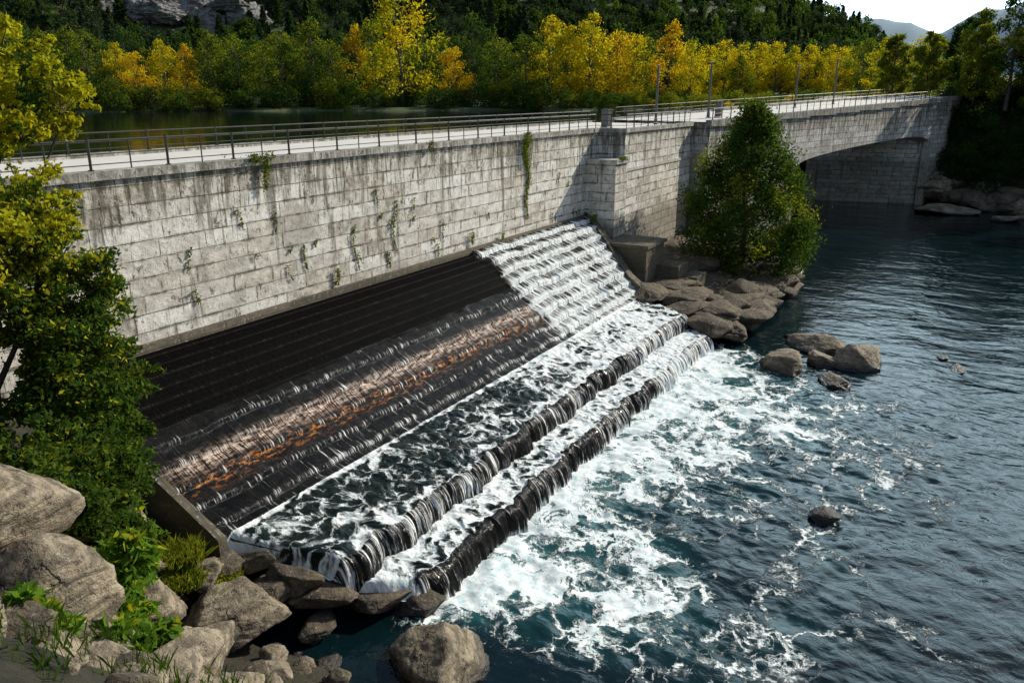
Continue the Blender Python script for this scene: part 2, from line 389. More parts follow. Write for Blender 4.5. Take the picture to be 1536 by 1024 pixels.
    wetc=t_.mix(t_.math('MULTIPLY',R,t_.mr(rn,.48,.60)),wetc,t_.mix(t_.mr(rn,.5,.66),(.12,.04,.012),(.60,.22,.035)))
    wetc=t_.mix(t_.math('MULTIPLY',TN,t_.mr(t_.math('ADD',t_.math('MULTIPLY',n2,.6),t_.math('MULTIPLY',rn,.4)),.45,.56)),wetc,t_.mix(t_.mr(rn,.4,.6),(.34,.17,.10),(.78,.66,.56)))
    su=t_.n('ShaderNodeSeparateXYZ',None,Vector=uvn)
    fr=t_.math('FRACT',t_.math('MULTIPLY',su.outputs[1],2.1))
    ln=t_.math('MULTIPLY',t_.mr(fr,.80,.88),t_.mr(fr,1.0,.95))
    w1=t_.n('ShaderNodeTexBrick',{'offset':.5},Vector=uvn,Scale=1.0,Mortar_Size=.010,Brick_Width=.32,Row_Height=.16)
    dn=t_.noise(t_.scale(uvn,(4,1.2,1)),2,7,.78).outputs[0]
    dc=t_.mix(t_.mr(dn,.5,.75),(.002,.002,.002),(.012,.011,.010))
    dc=t_.mix(t_.math('MULTIPLY',w1.outputs['Fac'],.5),dc,(.014,.013,.012))
    dc=t_.mix(t_.math('MULTIPLY',ln,t_.mr(dn,.46,.66,.1,.8)),dc,(.03,.028,.026))  # thin lighter lines paint a highlight along the rib crests
    base=t_.mix(D,wetc,dc)
    wh=t_.mix(t_.mr(n2,.35,.6),(.46,.58,.62),(.86,.88,.89))
    col=t_.mix(foam,base,wh)
    rough=t_.math('ADD',t_.mr(foam,0,1,.12,.6),t_.math('MULTIPLY',D,.4))
    hgt=t_.math('ADD',t_.math('MULTIPLY',nn,.8),t_.math('MULTIPLY',foam,.5))
    hgt=t_.math('ADD',hgt,t_.math('MULTIPLY',D,t_.math('ADD',w1.outputs['Fac'],dn)))
    t_.bsdf(Base_Color=col,Roughness=rough,IOR=1.33,Specular_IOR_Level=t_.mr(D,0,1,.34,.03),Normal=t_.bump(hgt,.8,.06))
    me=grid_mesh('spillway',P,t_.m,uv,{'foam':np.clip(f,0,1.05),'flat':flat,'dry':dry,'rust':rust,'tan':tan})
    return link('stepped_spillway',me),(Y,Z,XL,XR)
spill,(PY,PZ,PXL,PXR)=build_spillway()
mb=MB()
for XX,w in ((PXL+.22,.3),(PXR-.3,.3)):
    for i in range(0,len(PY)-4,4):
        j=min(i+4,len(PY)-1)
        x0,x1=XX[i],XX[j];z0,z1=PZ[i]-.12,PZ[j]-.12
        mb.prism([(x1,PY[j]),(x1+w,PY[j]),(x0+w,PY[i]),(x0,PY[i])],-2,[z1,z1,z0,z0])
mb.make('spillway_side',[ROCKW],spill)

# ------------------------------------------------------------------ river water
def mat_water(name,deep,shallow,foamy=True,rip=1.0):
    t=NT(name);o=t.obj()
    r1=t.noise(t.scale(o,(1,.6,1)),.36*rip,3,.5,.5).outputs[0]
    r2=t.noise(t.scale(o,(1,.75,1)),1.3*rip,4,.58,.4).outputs[0]
    r3=t.noise(o,6*rip,3,.5).outputs[0]
    h=t.math('ADD',t.math('ADD',t.math('MULTIPLY',r1,1.3),t.math('MULTIPLY',r2,.42)),t.math('MULTIPLY',r3,.04))
    if foamy:
        F=t.attr('foam')
        dv=t.addv(o,t.scale(t.noise(o,.45,6,.62).outputs['Color'],(4.0,4.0,0)))
        v1=t.n('ShaderNodeTexVoronoi',{'feature':'DISTANCE_TO_EDGE'},Vector=dv,Scale=.6).outputs['Distance']
        v2=t.n('ShaderNodeTexVoronoi',{'feature':'DISTANCE_TO_EDGE'},Vector=dv,Scale=2.0).outputs['Distance']
        w1=t.mr(v1,0,.24,1,0,False);w2=t.mr(v2,0,.28,1,0,False)
        fn=t.noise(o,3.6,8,.74,.5).outputs[0];bn=t.noise(o,.5,5,.6).outputs[0]
        nn=t.math('ADD',t.math('MULTIPLY',w1,.42),t.math('MULTIPLY',w2,.28))
        nn=t.math('ADD',nn,t.math('MULTIPLY',t.mr(fn,.3,.7,0,1,False),.28))
        nn=t.math('MULTIPLY',nn,t.mr(bn,.34,.58,.62,1.05))
        thr=t.math('SUBTRACT',1.02,F)
        foam=t.mr(nn,t.math('SUBTRACT',thr,.03),t.math('ADD',thr,.24))
        aer=t.mr(t.math('ADD',F,t.math('MULTIPLY',bn,.5)),.55,1.25,0,.85)
        col=t.mix(aer,deep,shallow)
        col=t.mix(foam,col,t.mix(t.mr(fn,.35,.6),(.45,.62,.66),(.84,.88,.89)))
        rough=t.mr(foam,0,1,.04,.6);h=t.math('ADD',h,t.math('MULTIPLY',foam,.6))
        t.bsdf(Base_Color=col,Roughness=rough,IOR=1.33,Normal=t.bump(h,.8,.2))
    else:
        t.bsdf(Base_Color=deep,Roughness=.07,IOR=1.33,Normal=t.bump(h,.3,.1))
    return t.m
def build_river():
    xs=np.concatenate([np.linspace(-120,9,20),np.arange(9.5,52,.11),np.linspace(52.5,130,90),np.linspace(140,1500,20)])
    ys=np.concatenate([np.linspace(-900,-30,16),np.linspace(-28,-10,20),np.arange(-9.8,13.6,.12),np.linspace(14,42,30)])
    X,Y=np.meshgrid(xs,ys,indexing='ij')
    d=12.3-Y
    cen=np.exp(-np.clip(d,0,99)/4.2)*ss(d,-1.5,-.3)
    xm=ss(X,14.5,17)*(1-ss(X,44.5,49+d*.3))
    blot=fbm(X*.16+3,Y*.2,1,4);bl2=fbm(X*.5,Y*.5,4,3)
    f=cen*xm*(.98+.30*blot)
    tail=.48*np.exp(-np.clip(d-2,0,99)**2/150)*xm*(1-ss(X,37,46))*(1+.9*blot)*ss(X,15,19)
    f=np.clip(f+np.clip(tail,0,1)*(1-cen)+.14*bl2*xm*(f>.05),0,.96)
    near=ss(X,9,14)*(1-ss(X,46,52))*ss(Y,-10,-3)
    Z=near*(.035*fbm(X*.8,Y*.8,2,3)+(.13*fbm(X*1.1,Y*1.1,3,4)+.07*fbm(X*3.5,Y*3.5,6,3))*np.clip(f*1.6,0,1))
    P=np.stack([X,Y,Z],-1)
    me=grid_mesh('river',P,mat_water('river_water',(.002,.010,.013),(.018,.12,.13)),None,{'foam':f})
    return link('river_water',me)
build_river()
me=grid_mesh('reservoir',np.array([[[x,y,11.0] for y in (31.8,80,400)] for x in (-300,0,100,420)],float),mat_water('reservoir_water',(.004,.009,.008),(0,0,0),False,.5))
link('reservoir_water',me)
me=grid_mesh('ground',np.array([[[x,y,-3.0] for y in (-6000,-500,0,6000)] for x in (-6000,0,500,6000)],float),BED);link('ground',me)

# ------------------------------------------------------------------ dam wall
mb=MB()
mb.prism([(-30,24),(54,24),(54,31.8),(-30,31.8)],[-2,-2,-2,-2],12.0,0)
mb.prism([(54,22),(69,22),(69,31.8),(54,31.8)],-2,12.0,0)
def cop(poly,z0,z1): mb.prism(poly,z0,z1,1)
cop([(-30,23.86),(53.86,23.86),(53.86,24.45),(-30,24.45)],12.0,12.28)
cop([(53.86,21.86),(68.9,21.86),(68.9,22.45),(53.86,22.45)],12.0,12.28)
cop([(53.86,22.45),(54.45,22.45),(54.45,24.45),(53.86,24.45)],12.0,12.28)
cop([(-30,31.4),(69,31.4),(69,31.95),(-30,31.95)],12.0,12.28)
mb.box(12.5,52,23.82,24,5.9,6.42,2)
mb.box(54.002,68.9,21.93,22,9.3,9.5,1)
mb.box(51.9,53.95,21.75,23.99,-2,10.0,0)
mb.box(51.75,54.0,21.6,23.985,10.0,10.28,1)
dam=mb.make('dam_wall',[CONC,CONCP,CONCD])
mb=MB();mb.prism([(-30,24.45),(54.45,24.45),(54.45,22.45),(69,22.45),(69,31.4),(-30,31.4)],12.004,12.12);
mb.make('roadway',[DECK],dam)

# ------------------------------------------------------------------ bridge
A=Vector((69,20.5));B=Vector((126,6.5));dirv=(B-A).normalized();nrm=Vector((-dirv.y,dirv.x))
Lb=(B-A).length
def bp(s,off): p=A+dirv*(s*Lb)+nrm*off;return (p.x,p.y)
def zt(s): return 12.25+1.6*min(s,1.2)
mb=MB();WB=10.5
sL=.285
mb.prism([bp(0,0),bp(sL,0),bp(sL,WB),bp(0.03,WB)],-2,[zt(0),zt(sL),zt(sL),zt(0)],0)
N=26
def zb(q): return 8.0+1.2*q+.45*math.sin(math.pi*q)**.8-.6*math.exp(-q*26)-1.1*math.exp(-(1-q)*24)
for i in range(N):
    q0=i/N;q1=(i+1)/N;s0=sL+(.985-sL)*q0;s1=sL+(.985-sL)*q1
    a=bp(s0,0);b=bp(s1,0);c=bp(s1,WB);d=bp(s0,WB)
    u0=s0*Lb;u1=s1*Lb
    mb.quad([(*a,zb(q0)),(*b,zb(q1)),(*b,zt(s1)),(*a,zt(s0))],[(u0,zb(q0)),(u1,zb(q1)),(u1,zt(s1)),(u0,zt(s0))],0)
    mb.quad([(*d,zt(s0)),(*c,zt(s1)),(*c,zb(q1)),(*d,zb(q0))],None,0)
    mb.quad([(*a,zb(q0)),(*d,zb(q0)),(*c,zb(q1)),(*b,zb(q1))],None,1)
    mb.quad([(*a,zt(s0)),(*b,zt(s1)),(*c,zt(s1)),(*d,zt(s0))],None,1)
f0=bp(.985,0);f1=(122.0,21.9)
mb.prism([f0,bp(1.35,0),bp(1.35,24),f1],-2,[zt(.985),zt(1.2),zt(1.2),zt(.985)],0)
mb.prism([bp(sL-.012,-.16),bp(sL+.004,-.16),bp(sL+.004,-.002),bp(sL-.012,-.002)],-2,9.0,1)
mb.prism([bp(.972,-.3),bp(.984,-.3),bp(.984,.6),bp(.972,.6)],-2,9.0,1)
mb.prism([bp(sL,WB+.01),bp(.97,WB+6),bp(.97,WB+7),bp(sL,WB+1)],-2,12.4,2)
for off0,off1 in ((-.16,.42),(WB-.42,WB+.16)):
    for i in range(12):
        s0=i/12*1.3-.0;s1=(i+1)/12*1.3
        mb.prism([bp(s0,off0),bp(s1,off0),bp(s1,off1),bp(s0,off1)],[zt(s0)-.3+.003]*4,[zt(s0)+.22,zt(s1)+.22,zt(s1)+.22,zt(s0)+.22],1)
bridge=mb.make('road_bridge',[CONC,CONCP,CONCD])
mb=MB()
for i in range(12):
    s0=i/12*1.3;s1=(i+1)/12*1.3
    mb.quad([(*bp(s0,.42),zt(s0)+.06),(*bp(s1,.42),zt(s1)+.06),(*bp(s1,WB-.42),zt(s1)+.06),(*bp(s0,WB-.42),zt(s0)+.06)])
mb.make('bridge_roadway',[DECK],bridge)

# ------------------------------------------------------------------ railings
def railing(name,path,sp=1.4,h=1.0,parent=None):
    vs=[];fs=[];off=0
    def add(p0,p1,r0,r1,seg=6):
        nonlocal off
        V,F=tube(p0,p1,r0,r1,seg);vs.append(V);fs.append(F+off);off+=len(V)
    cum=[0]
    for a,b in zip(path[:-1],path[1:]): cum.append(cum[-1]+(Vector(b)-Vector(a)).length)
    P=np.array(path,float);L=cum[-1];n=int(L/sp);ts=np.linspace(0,L,n+1)
    pts=np.stack([np.interp(ts,cum,P[:,k]) for k in range(3)],1)
    for i,p in enumerate(pts):
        big=i%2==0
        add(p,p+[0,0,h+(.06 if big else 0)],.045 if big else .025,.045 if big else .025)
        if big: add(p,p+[0,0,.03],.1,.1)
    for a,b in zip(pts[:-1],pts[1:]):
        for hh,r in ((h,.032),(h*.55,.018),(h*.2,.018)): add(a+[0,0,hh],b+[0,0,hh],r,r,5)
    V=np.vstack(vs);F=np.vstack(fs)
    me=bpy.data.meshes.new(name);me.from_pydata(V.tolist(),[],F.tolist());me.materials.append(RAIL);return link(name,me,parent)
railing('guard_railing',[(-10,24.2,12.28),(54.2,24.2,12.28),(54.2,22.2,12.28),(68.8,22.2,12.28)],1.4,.92)
railing('guard_railing',[(-10,31.6,12.28),(69,31.6,12.28)],1.8,.8)
for off in (.13,WB-.13):
    railing('guard_railing',[(*bp(s,off),zt(s)+.22) for s in (0.01,.3,.6,.9,1.2)],1.5,.9)
def lamp(x,y,z,h):
    e=empty('street_lamp',(x,y,z));mb=MB();vs=[];fs=[];off=0
    for T in (((0,0,0),(0,0,.5),.16,.13),((0,0,.5),(0,0,h),.11,.085),((0,0,h),(-.25,-.1,h+.12),.06,.05),((-.25,-.1,h+.12),(-.75,-.3,h+.1),.05,.05)):
        V,F=tube(*T,8);vs.append(V);fs.append(F+off);off+=len(V)
    me=bpy.data.meshes.new('pole');me.from_pydata(np.vstack(vs).tolist(),[],np.vstack(fs).tolist());me.materials.append(GALV);link('pole',me,e)
    mb.prism([(-.72,-.4),(-1.25,-.6),(-1.32,-.42),(-.8,-.2)],h+.03,[h+.16,h+.1,h+.1,h+.16]);mb.make('lamp_head',[GALV],e)
    mb=MB();mb.box(-.2,.2,-.2,.2,0,.04);mb.make('base_plate',[GALV],e)
lamp(67,24.6,12.12,4.6);lamp(75.3,22.6,12.5,4.7);lamp(97,19.3,13.1,4.3);lamp(108,17,13.4,5)
def cab(x,y,z,w,h):
    e=empty('control_cabinet',(x,y,z));mb=MB();mb.box(-w/2,w/2,-.25,.25,.1,h);mb.make('housing',[GALV],e)
    mb=MB();mb.box(-w/2-.06,w/2+.06,-.33,.33,h,h+.07);mb.make('roof_cap',[RAIL],e)
    mb=MB();mb.box(-w/2-.05,w/2+.05,-.3,.3,0,.1);mb.make('plinth',[CONCP],e)
    mb=MB();mb.box(-w/2+.05,w/2-.05,-.27,-.252,.2,h-.1);mb.make('door',[RAIL],e)
cab(58,25.2,12.12,.9,1.3);cab(76.2,21.9,12.5,.8,1.3);cab(80,19,12.6,.6,1.1)

# ------------------------------------------------------------------ training walls / abutment blocks
mb=MB()
yy=[23.9,21.3,19.0,17.0]
for a,b in zip(yy[:-1],yy[1:]):
    x0=np.interp(a,*XRk);x1=np.interp(b,*XRk)
    z0=np.interp(a,PY[::-1],PZ[::-1])+.5;z1=np.interp(b,PY[::-1],PZ[::-1])+.5
    mb.prism([(x1-.15,b),(x1+.6,b),(x0+.6,a),(x0-.15,a)],-1,[z1,z1,z0,z0],0)
mb.box(50.2,53.6,18.6,21.6,-1,4.7,0);mb.box(50.05,53.75,18.45,21.65,4.7,4.92,0)
mb.box(52.3,54.3,17.0,18.59,-1,3.3,0);mb.box(53.0,55.2,15.9,16.99,-1,2.5,0)
mb.make('abutment_wall',[CONCD])
mb=MB()
mb.prism([(13.05,23.9),(12.85,23.9),(13.45,17.6),(13.75,17.6)][::-1],[-1]*4,[2.2,2.2,6.35,6.35])
mb.make('side_kerb_wall',[CONCD])

# ------------------------------------------------------------------ left bank
def bank_h(x,y):
    h=np.interp(x,[-60,-10,0,4,6,7.5,8.5,9.5,11,12.5,13.5,15.5,17],[16,14,12,8.3,6,4.2,2.6,1.4,.9,.2,-.6,-1.2,-2])
    add=ss(y,16.5,22.5)*4.6*(1-ss(x,12.6,13.5))*ss(x,2,9)
    return h+add+.35*fbm(x*.5,y*.5,0,4)+.12*fbm(x*2,y*2,1,3)
xs=np.linspace(-60,17,240);ys=np.linspace(-60,23.9,260);X,Y=np.meshgrid(xs,ys,indexing='ij')
link('river_bank',grid_mesh('river_bank',np.stack([X,Y,bank_h(X,Y)],-1),BANK))
def bh(x,y): return float(bank_h(np.array([x]),np.array([y]))[0])
fg=[ (5.5,13.1,8.1,(1.75,1.6,1.25),1,.3),(5.1,11.9,6.7,(1.5,1.5,1.15),2,1.0),
 (10.4,17.0,1.9,(1.0,1.15,1.25),3,.4),(10.7,15.1,1.3,(.9,.8,.8),4,1.2),(9.1,15.2,1.9,(1.35,1.1,.7),5,.2),
 (12.4,15.6,1.1,(1.7,1.1,.75),6,-.45),(12.7,17.3,1.7,(.65,.6,.5),7,.6),(13.9,15.9,1.0,(1.3,.9,.45),8,.1),
 (14.3,10.6,.25,(1.45,1.25,1.0),9,.5),(11.6,13.6,.5,(.7,.6,.4),10,.3),(8.4,13.8,2.7,(1.0,.9,.7),11,.9),
 (9.6,12.9,1.3,(1.0,1.0,.6),12,.4),(13.3,17.2,1.5,(.8,.5,.4),13,.2),(10.6,12.2,.8,(.8,.9,.5),14,.7),(7.6,11.9,4.0,(1.2,1.0,.8),16,.2),(11.4,18.4,2.3,(.9,.7,.6),17,.8),(12.0,19.8,3.0,(.8,.8,.5),18,.1),
 (14.5,14.7,.75,(1.2,.7,.45),19,-.7),(15.5,13.5,.4,(1.2,.65,.4),20,-.7),(16.3,12.5,.1,(.9,.6,.4),21,-.6),(6.2,10.6,5.2,(1.1,1.0,.7),22,.3),(5.0,9.6,6.6,(1.0,1.0,.7),23,.8),(7.3,10.6,4.2,(.8,.8,.6),24,.5),(8.6,11.6,2.9,(.8,.7,.5),25,.5),(13.1,16.0,1.0,(.9,.6,.4),26,.9),
 (13.75,16.9,1.5,(.9,.4,.45),27,-1.1),(14.2,15.5,1.15,(.9,.45,.45),28,-1.2),(13.9,14.4,.2,(.9,.6,.3),29,.2),(12.9,13.2,-.05,(.8,.5,.3),30,.6),
 (4.6,10.4,7.2,(.9,.9,.65),31,.4),(5.7,10.5,6.2,(.8,.8,.6),32,.9),(4.1,9.6,8.0,(.7,.8,.5),33,.1),(6.7,10.9,5.0,(.9,.8,.6),34,.1)]
for x,y,z,s,sd,r in fg:
    rock('boulder',(x,y,z),s,sd*7+1,ROCKD if sd in (8,13,19,20,21,26,27,28,29,30,33) else ROCK,5,r)
e=empty('scattered_stones')
rng=np.random.default_rng(5)
for i in range(150):
    x=rng.uniform(3.8,13.6);y=rng.uniform(7,20);s=rng.uniform(.12,.45)
    rock('stone',(x,y,bh(x,y)+s*.15),(s,s*rng.uniform(.7,1.1),s*.6),100+i,ROCKD if i%2 else ROCK,3,rng.random()*3,parent=e)
for i,(x,y,z,s,r) in enumerate([(44.4,8.2,.05,(2.3,1.7,.75),.2),(48.6,6.6,.15,(2.3,1.6,.95),.9),(46.8,4.3,.2,(1.9,1.45,1.0),-.3),(42.9,5.0,.0,(1.15,.9,.5),.4),(49.8,8.4,0,(1.3,.9,.6),.4),(46.1,6.4,0,(1.4,1.0,.7),.4),(27.9,3.2,.0,(.85,.6,.42),.1),(48.8,-.4,-.05,(1.1,.5,.22),.1),(50.5,.4,-.08,(.6,.3,.2),.1),(22.3,-.7,-.3,(.7,.5,.35),.1)]):
    rock('river_rock',(x,y,z),s,300+i,ROCK if i<6 else ROCKW,5,r,np_=22)

# mid rocky shore
xs=np.linspace(45,90,140);ys=np.linspace(8.5,23,60);X,Y=np.meshgrid(xs,ys,indexing='ij')
ins=np.minimum(np.minimum((X-47.5)/2.5,(Y-11.6-.02*(X-48))/1.6),(71-X+(Y-12)*.9)/2.5)
H=np.clip(ins,-1.5,1)*1.0+np.clip((Y-14)/7,0,1)*1.9*np.clip(ins,0,1)+.35*fbm(X*.6,Y*.6,3,4)
link('rocky_shore',grid_mesh('rocky_shore',np.stack([X,Y,H],-1),ROCKD))
rng=np.random.default_rng(11)
e=empty('shore_rocks')
for i in range(80):
    x=rng.uniform(47.5,68);y=11.9+.03*(x-48)+abs(rng.normal())*2.1
    if i<30: x=rng.uniform(50,66);y=rng.uniform(11.8,13.4)
    if i>=66: x=rng.uniform(47.5,51.5);y=rng.uniform(13,18)
    s=rng.uniform(.7,2.1);
    rock('rock',(x,y,.3+min(1.8,(y-11)*.28)+rng.uniform(-.2,.25)),(s*1.35,s*.95,s*.40),500+i,ROCKD,4,rng.normal()*.3,parent=e,np_=20)

# ------------------------------------------------------------------ right bank
xs=np.linspace(112,330,170);ys=np.linspace(-260,52,190);X,Y=np.meshgrid(xs,ys,indexing='ij')
toe=np.interp(Y,[-260,-60,-5,6.5,22,52],[60,95,121.5,127,136,190])
H=-2+ss(X-toe,-4,13)*15.0+ss(X-toe,13,80)*2+.7*fbm(X*.12,Y*.12,2,4)*ss(X-toe,0,10)
H=H-6*ss(Y,40,52)
link('river_bank',grid_mesh('river_bank_right',np.stack([X,Y,H],-1),BANK))
e=empty('shore_rocks')
for i in range(60):
    y=rng.uniform(-14,6.5);x=np.interp(y,[-60,-5,6.5],[95,121.5,127])+rng.uniform(-1.5,4.5);s=rng.uniform(1.0,2.6)
    rock('rock',(x,y,.3+max(0,(x-122))*.35),(s*1.2,s*1.3,s*.6),700+i,ROCK if i%3==0 else ROCKD,4,rng.random()*3,parent=e)
for x,y,s in ((117.5,2.5,2.6),(113,-3,1.6),(116,-6,1.5)):
    rock('river_rock',(x,y,.1),(s,s*1.4,s*.4),int(900+x),ROCK,4,.3)

# ------------------------------------------------------------------ far terrain
def pol(psi,r): az=rad(30-psi);return r*math.cos(az),r*math.sin(az)
psis=np.linspace(-75,60,260);rs=np.concatenate([np.linspace(148,250,50),np.linspace(256,900,110)])
PS,RS=np.meshgrid(psis,rs,indexing='ij')
az=np.radians(30-PS);X=RS*np.cos(az);Y=RS*np.sin(az)
shore=186+6*fbm(PS*.25,0,0,3)-22*ss(PS,10,28)
h0=10.0+ss(RS,shore-4,shore+7)*1.7+ss(RS,shore+10,shore+60)*2.5
def hillh(PS,RS,X,Y):
    E=np.interp(PS,[-75,-25,0,10,14,17,20,22.5,24.5,27,60],[15,15,14,11.5,8.6,6.0,4.3,3.1,1.3,.8,.5])
    top=np.tan(np.radians(E))*600
    return ss(RS,225,640)*top*(1+.0*X)+ss(RS,225,420)*7*fbm(X*.012,Y*.012,0,4)
H=h0+hillh(PS,RS,X,Y)
link('far_shore_hillside',grid_mesh('far_hill',np.stack([X,Y,H],-1),HILLM))
t=NT('hazy_hill_forest');o=t.obj();n=t.noise(o,.01,7,.65).outputs[0]
t.bsdf(Base_Color=t.mix(n,(.15,.24,.31),(.22,.32,.40)),Roughness=1.0)  # blue haze of distance mixed straight into the hill colour
def ridge(name,r,pa,pb,hf,seed):
    ps=np.linspace(pa,pb,160);k=np.linspace(0,1,14);PS2,K=np.meshgrid(ps,k,indexing='ij')
    az=np.radians(30-PS2);R=r+K*r*.3
    X=R*np.cos(az);Y=R*np.sin(az)
    top=np.interp(PS2,*hf)
    H=top*np.sin(K*np.pi*.5)*(1+.10*fbm(PS2*.35,K*0,seed,4))+fbm(X*.004,Y*.004,seed,3)*r*.004
    link(name,grid_mesh(name,np.stack([X,Y,H],-1),t.m))
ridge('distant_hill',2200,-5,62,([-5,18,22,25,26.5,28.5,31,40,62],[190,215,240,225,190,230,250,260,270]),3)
# ------------------------------------------------------------------ tree library
EN_R=[(0,.3),(.15,.75),(.4,1),(.7,.85),(.9,.5),(1,.15)]
EN_T=[(0,.2),(.15,.6),(.35,.95),(.6,.9),(.85,.5),(1,.1)]
EN_B=[(0,.9),(.3,1),(.7,.8),(1,.25)]
def var(base,seed,H,W,leaf,extra=None,env=EN_T,n=3000,ls=.66,nc=34):
    return tree_mesh(base,seed,H,W,n,ls,env,leaf,nc,.1,(.11,.21),extra=extra,soft=.5)
LIB={}
for k,(lf,ex) in {'yel':(L_YELLOW,L_LIME),'ora':(L_ORANGE,L_YELLOW),'lime':(L_LIME,L_YELLOW),'grn':(L_GREEN,L_OLIVE),'olv':(L_OLIVE,L_GREEN),'drk':(L_DARK,L_GREEN)}.items():
    LIB[k]=[var('tree_'+k,hash_i*13+ord(k[0]),20,12.5 if hash_i else 14.5,lf,ex,env=(EN_T if hash_i else EN_R)) for hash_i in range(2)]
BUSH={k:tree_mesh('bush_'+k,40+i,6,9,1400,.55,EN_B,lf,18,.05,trunk=False) for i,(k,lf) in enumerate({'grn':L_GREEN,'olv':L_OLIVE,'drk':L_DARK,'yel':L_YELLOW}.items())}
def conifer(seed,leaf):
    rng=np.random.default_rng(seed);H=16;n=420
    t=rng.random(n)**.8;R=(1-t)**.8*3.6*(.6+.4*rng.random(n))+.2
    a=rng.random(n)*2*np.pi;q=np.sqrt(rng.random(n))
    C=np.stack([np.cos(a)*R*q,np.sin(a)*R*q,1+t*14-R*.3],1)
    return build_plant('conifer',C,rng.uniform(1.0,2.0,n),rng.random(n),rng,[leaf,BARK],[((0,0,-1),(0,0,14),.22,.05)],aspect=.65,up=.4)
CON=[conifer(1,L_CON),conifer(2,L_CON),conifer(3,L_DARK)]
HT={k:tree_mesh('hilltree_'+k,60+i,14,11,620,1.25,EN_R,lf,14,.1,trunk=False) for i,(k,lf) in enumerate({'drk':L_DARK,'con':L_CON,'grn':L_GREEN}.items())}
def shr(psi): return 186-22*float(ss(psi,10,28))
def terrz(psi,r):
    x,y=pol(psi,r);sh=shr(psi)
    h=10+float(ss(r,sh-4,sh+7))*1.7+float(ss(r,sh+10,sh+60))*2.5
    return x,y,h+float(hillh(np.array(psi),np.array(r),np.array(x),np.array(y)))
def put(name,me,psi,r,sc,parent,sink=.3,sx=1.0):
    x,y,z=terrz(psi,r);o=link(name,me,parent,(x,y,z-sink));o.rotation_euler=(0,0,random.random()*6.28);o.scale=(sc*sx,sc*sx,sc);return o
def psi_of(u): return math.degrees(math.atan(((u-768)/1200)/1.045))
fl=empty('far_tree_line')
rows=[(-40,18,'grn',198),(20,19,'olv',200),(70,16,'grn',200),(110,17,'olv',204),(135,16,'grn',198),(180,14,'yel',200),(205,12,'ora',196),(250,15,'yel',208),(285,14,'ora',204),(320,17,'olv',202),(360,16,'grn',197),(400,15,'olv',205),(425,17,'grn',200),(470,20,'olv',200),(500,15,'grn',196),(535,19,'ora',208),(560,20,'olv',210),(603,26,'lime',192),(640,15,'grn',204),(680,14,'ora',200),(712,22,'drk',212),(745,16,'grn',203),(790,17,'olv',200),(825,21,'yel',204),(850,19,'yel',200),(885,22,'yel',203),(925,18,'ora',212),(950,17,'yel',206),(965,17,'olv',215),(1003,20,'ora',210),(1035,15,'lime',204),(1060,14,'yel',214),(1085,15,'yel',222),(1110,14,'lime',220),(1135,14,'yel',228),(1160,14,'yel',226),(1185,13,'lime',230),(1210,13,'yel',232),(1240,13,'yel',230),(1265,12,'lime',225),(1290,14,'olv',215),(1320,14,'lime',200),(1345,12,'olv',190),(1372,14,'lime',185),(1395,14,'olv',190),(1420,15,'olv',185)]
for u,h,k,r in rows:
    put('tree',LIB[k][random.random()<.5],psi_of(u),r,h/20,fl,sx=random.uniform(.85,1.1))
for i in range(60):
    u=-200+i*28+random.uniform(-10,10)
    k=random.choice(['grn','olv','drk','grn','yel' if u>900 else 'drk'])
    put('tree',LIB[k][i%2],psi_of(u),random.uniform(212,240),random.uniform(.6,.85)*(.8 if u>1000 else 1),fl)
for i in range(120):
    u=-250+i*14+random.uniform(-8,8)
    k=random.choice(['grn','olv','drk','grn','drk'] if u<900 else ['grn','olv','yel','olv'])
    put('bush',BUSH[k],psi_of(u),shr(psi_of(u))+random.uniform(3,11),random.uniform(.5,1.1)*(1 if u<850 else .6),fl)
for i in range(70):
    u=850+i*9+random.uniform(-8,8);sh=shr(psi_of(u))
    put('bush',BUSH[random.choice(['grn','olv','olv'])],psi_of(u),random.uniform(sh+8,205),random.uniform(.35,.7),fl)
hf=empty('hillside_forest')
cnt=0
while cnt<1500:
    psi=random.uniform(-35,24.3);r=238+ (random.random()**1.15)*350
    x,y,z=terrz(psi,r)
    if (-24.5<psi<-18.0 and 300<r<352): continue
    if z-14.6>math.tan(rad(9.5))*r: continue
    if vnoise(x*.02,y*.02,3)<-.6: continue
    if random.random()<.45: put('conifer',CON[random.randrange(3)],psi,r,random.uniform(.55,.95),hf,.5,1.15)
    else: put('broadleaf',HT[random.choice(['drk','con','con','grn'])],psi,r,random.uniform(.6,1.05),hf,.5)
    cnt+=1
cl=empty('cliff')
for i in range(14):
    psi=-24+i*.52+random.uniform(-.2,.2);r=random.uniform(318,338);x,y,z=terrz(psi,r)
    rock('cliff_face',(x,y,z+random.uniform(-3,8)),(random.uniform(6,10),7,random.uniform(4,9)),1200+i,CLIFF,5,random.random()*3,np_=22,parent=cl,rough=.28)

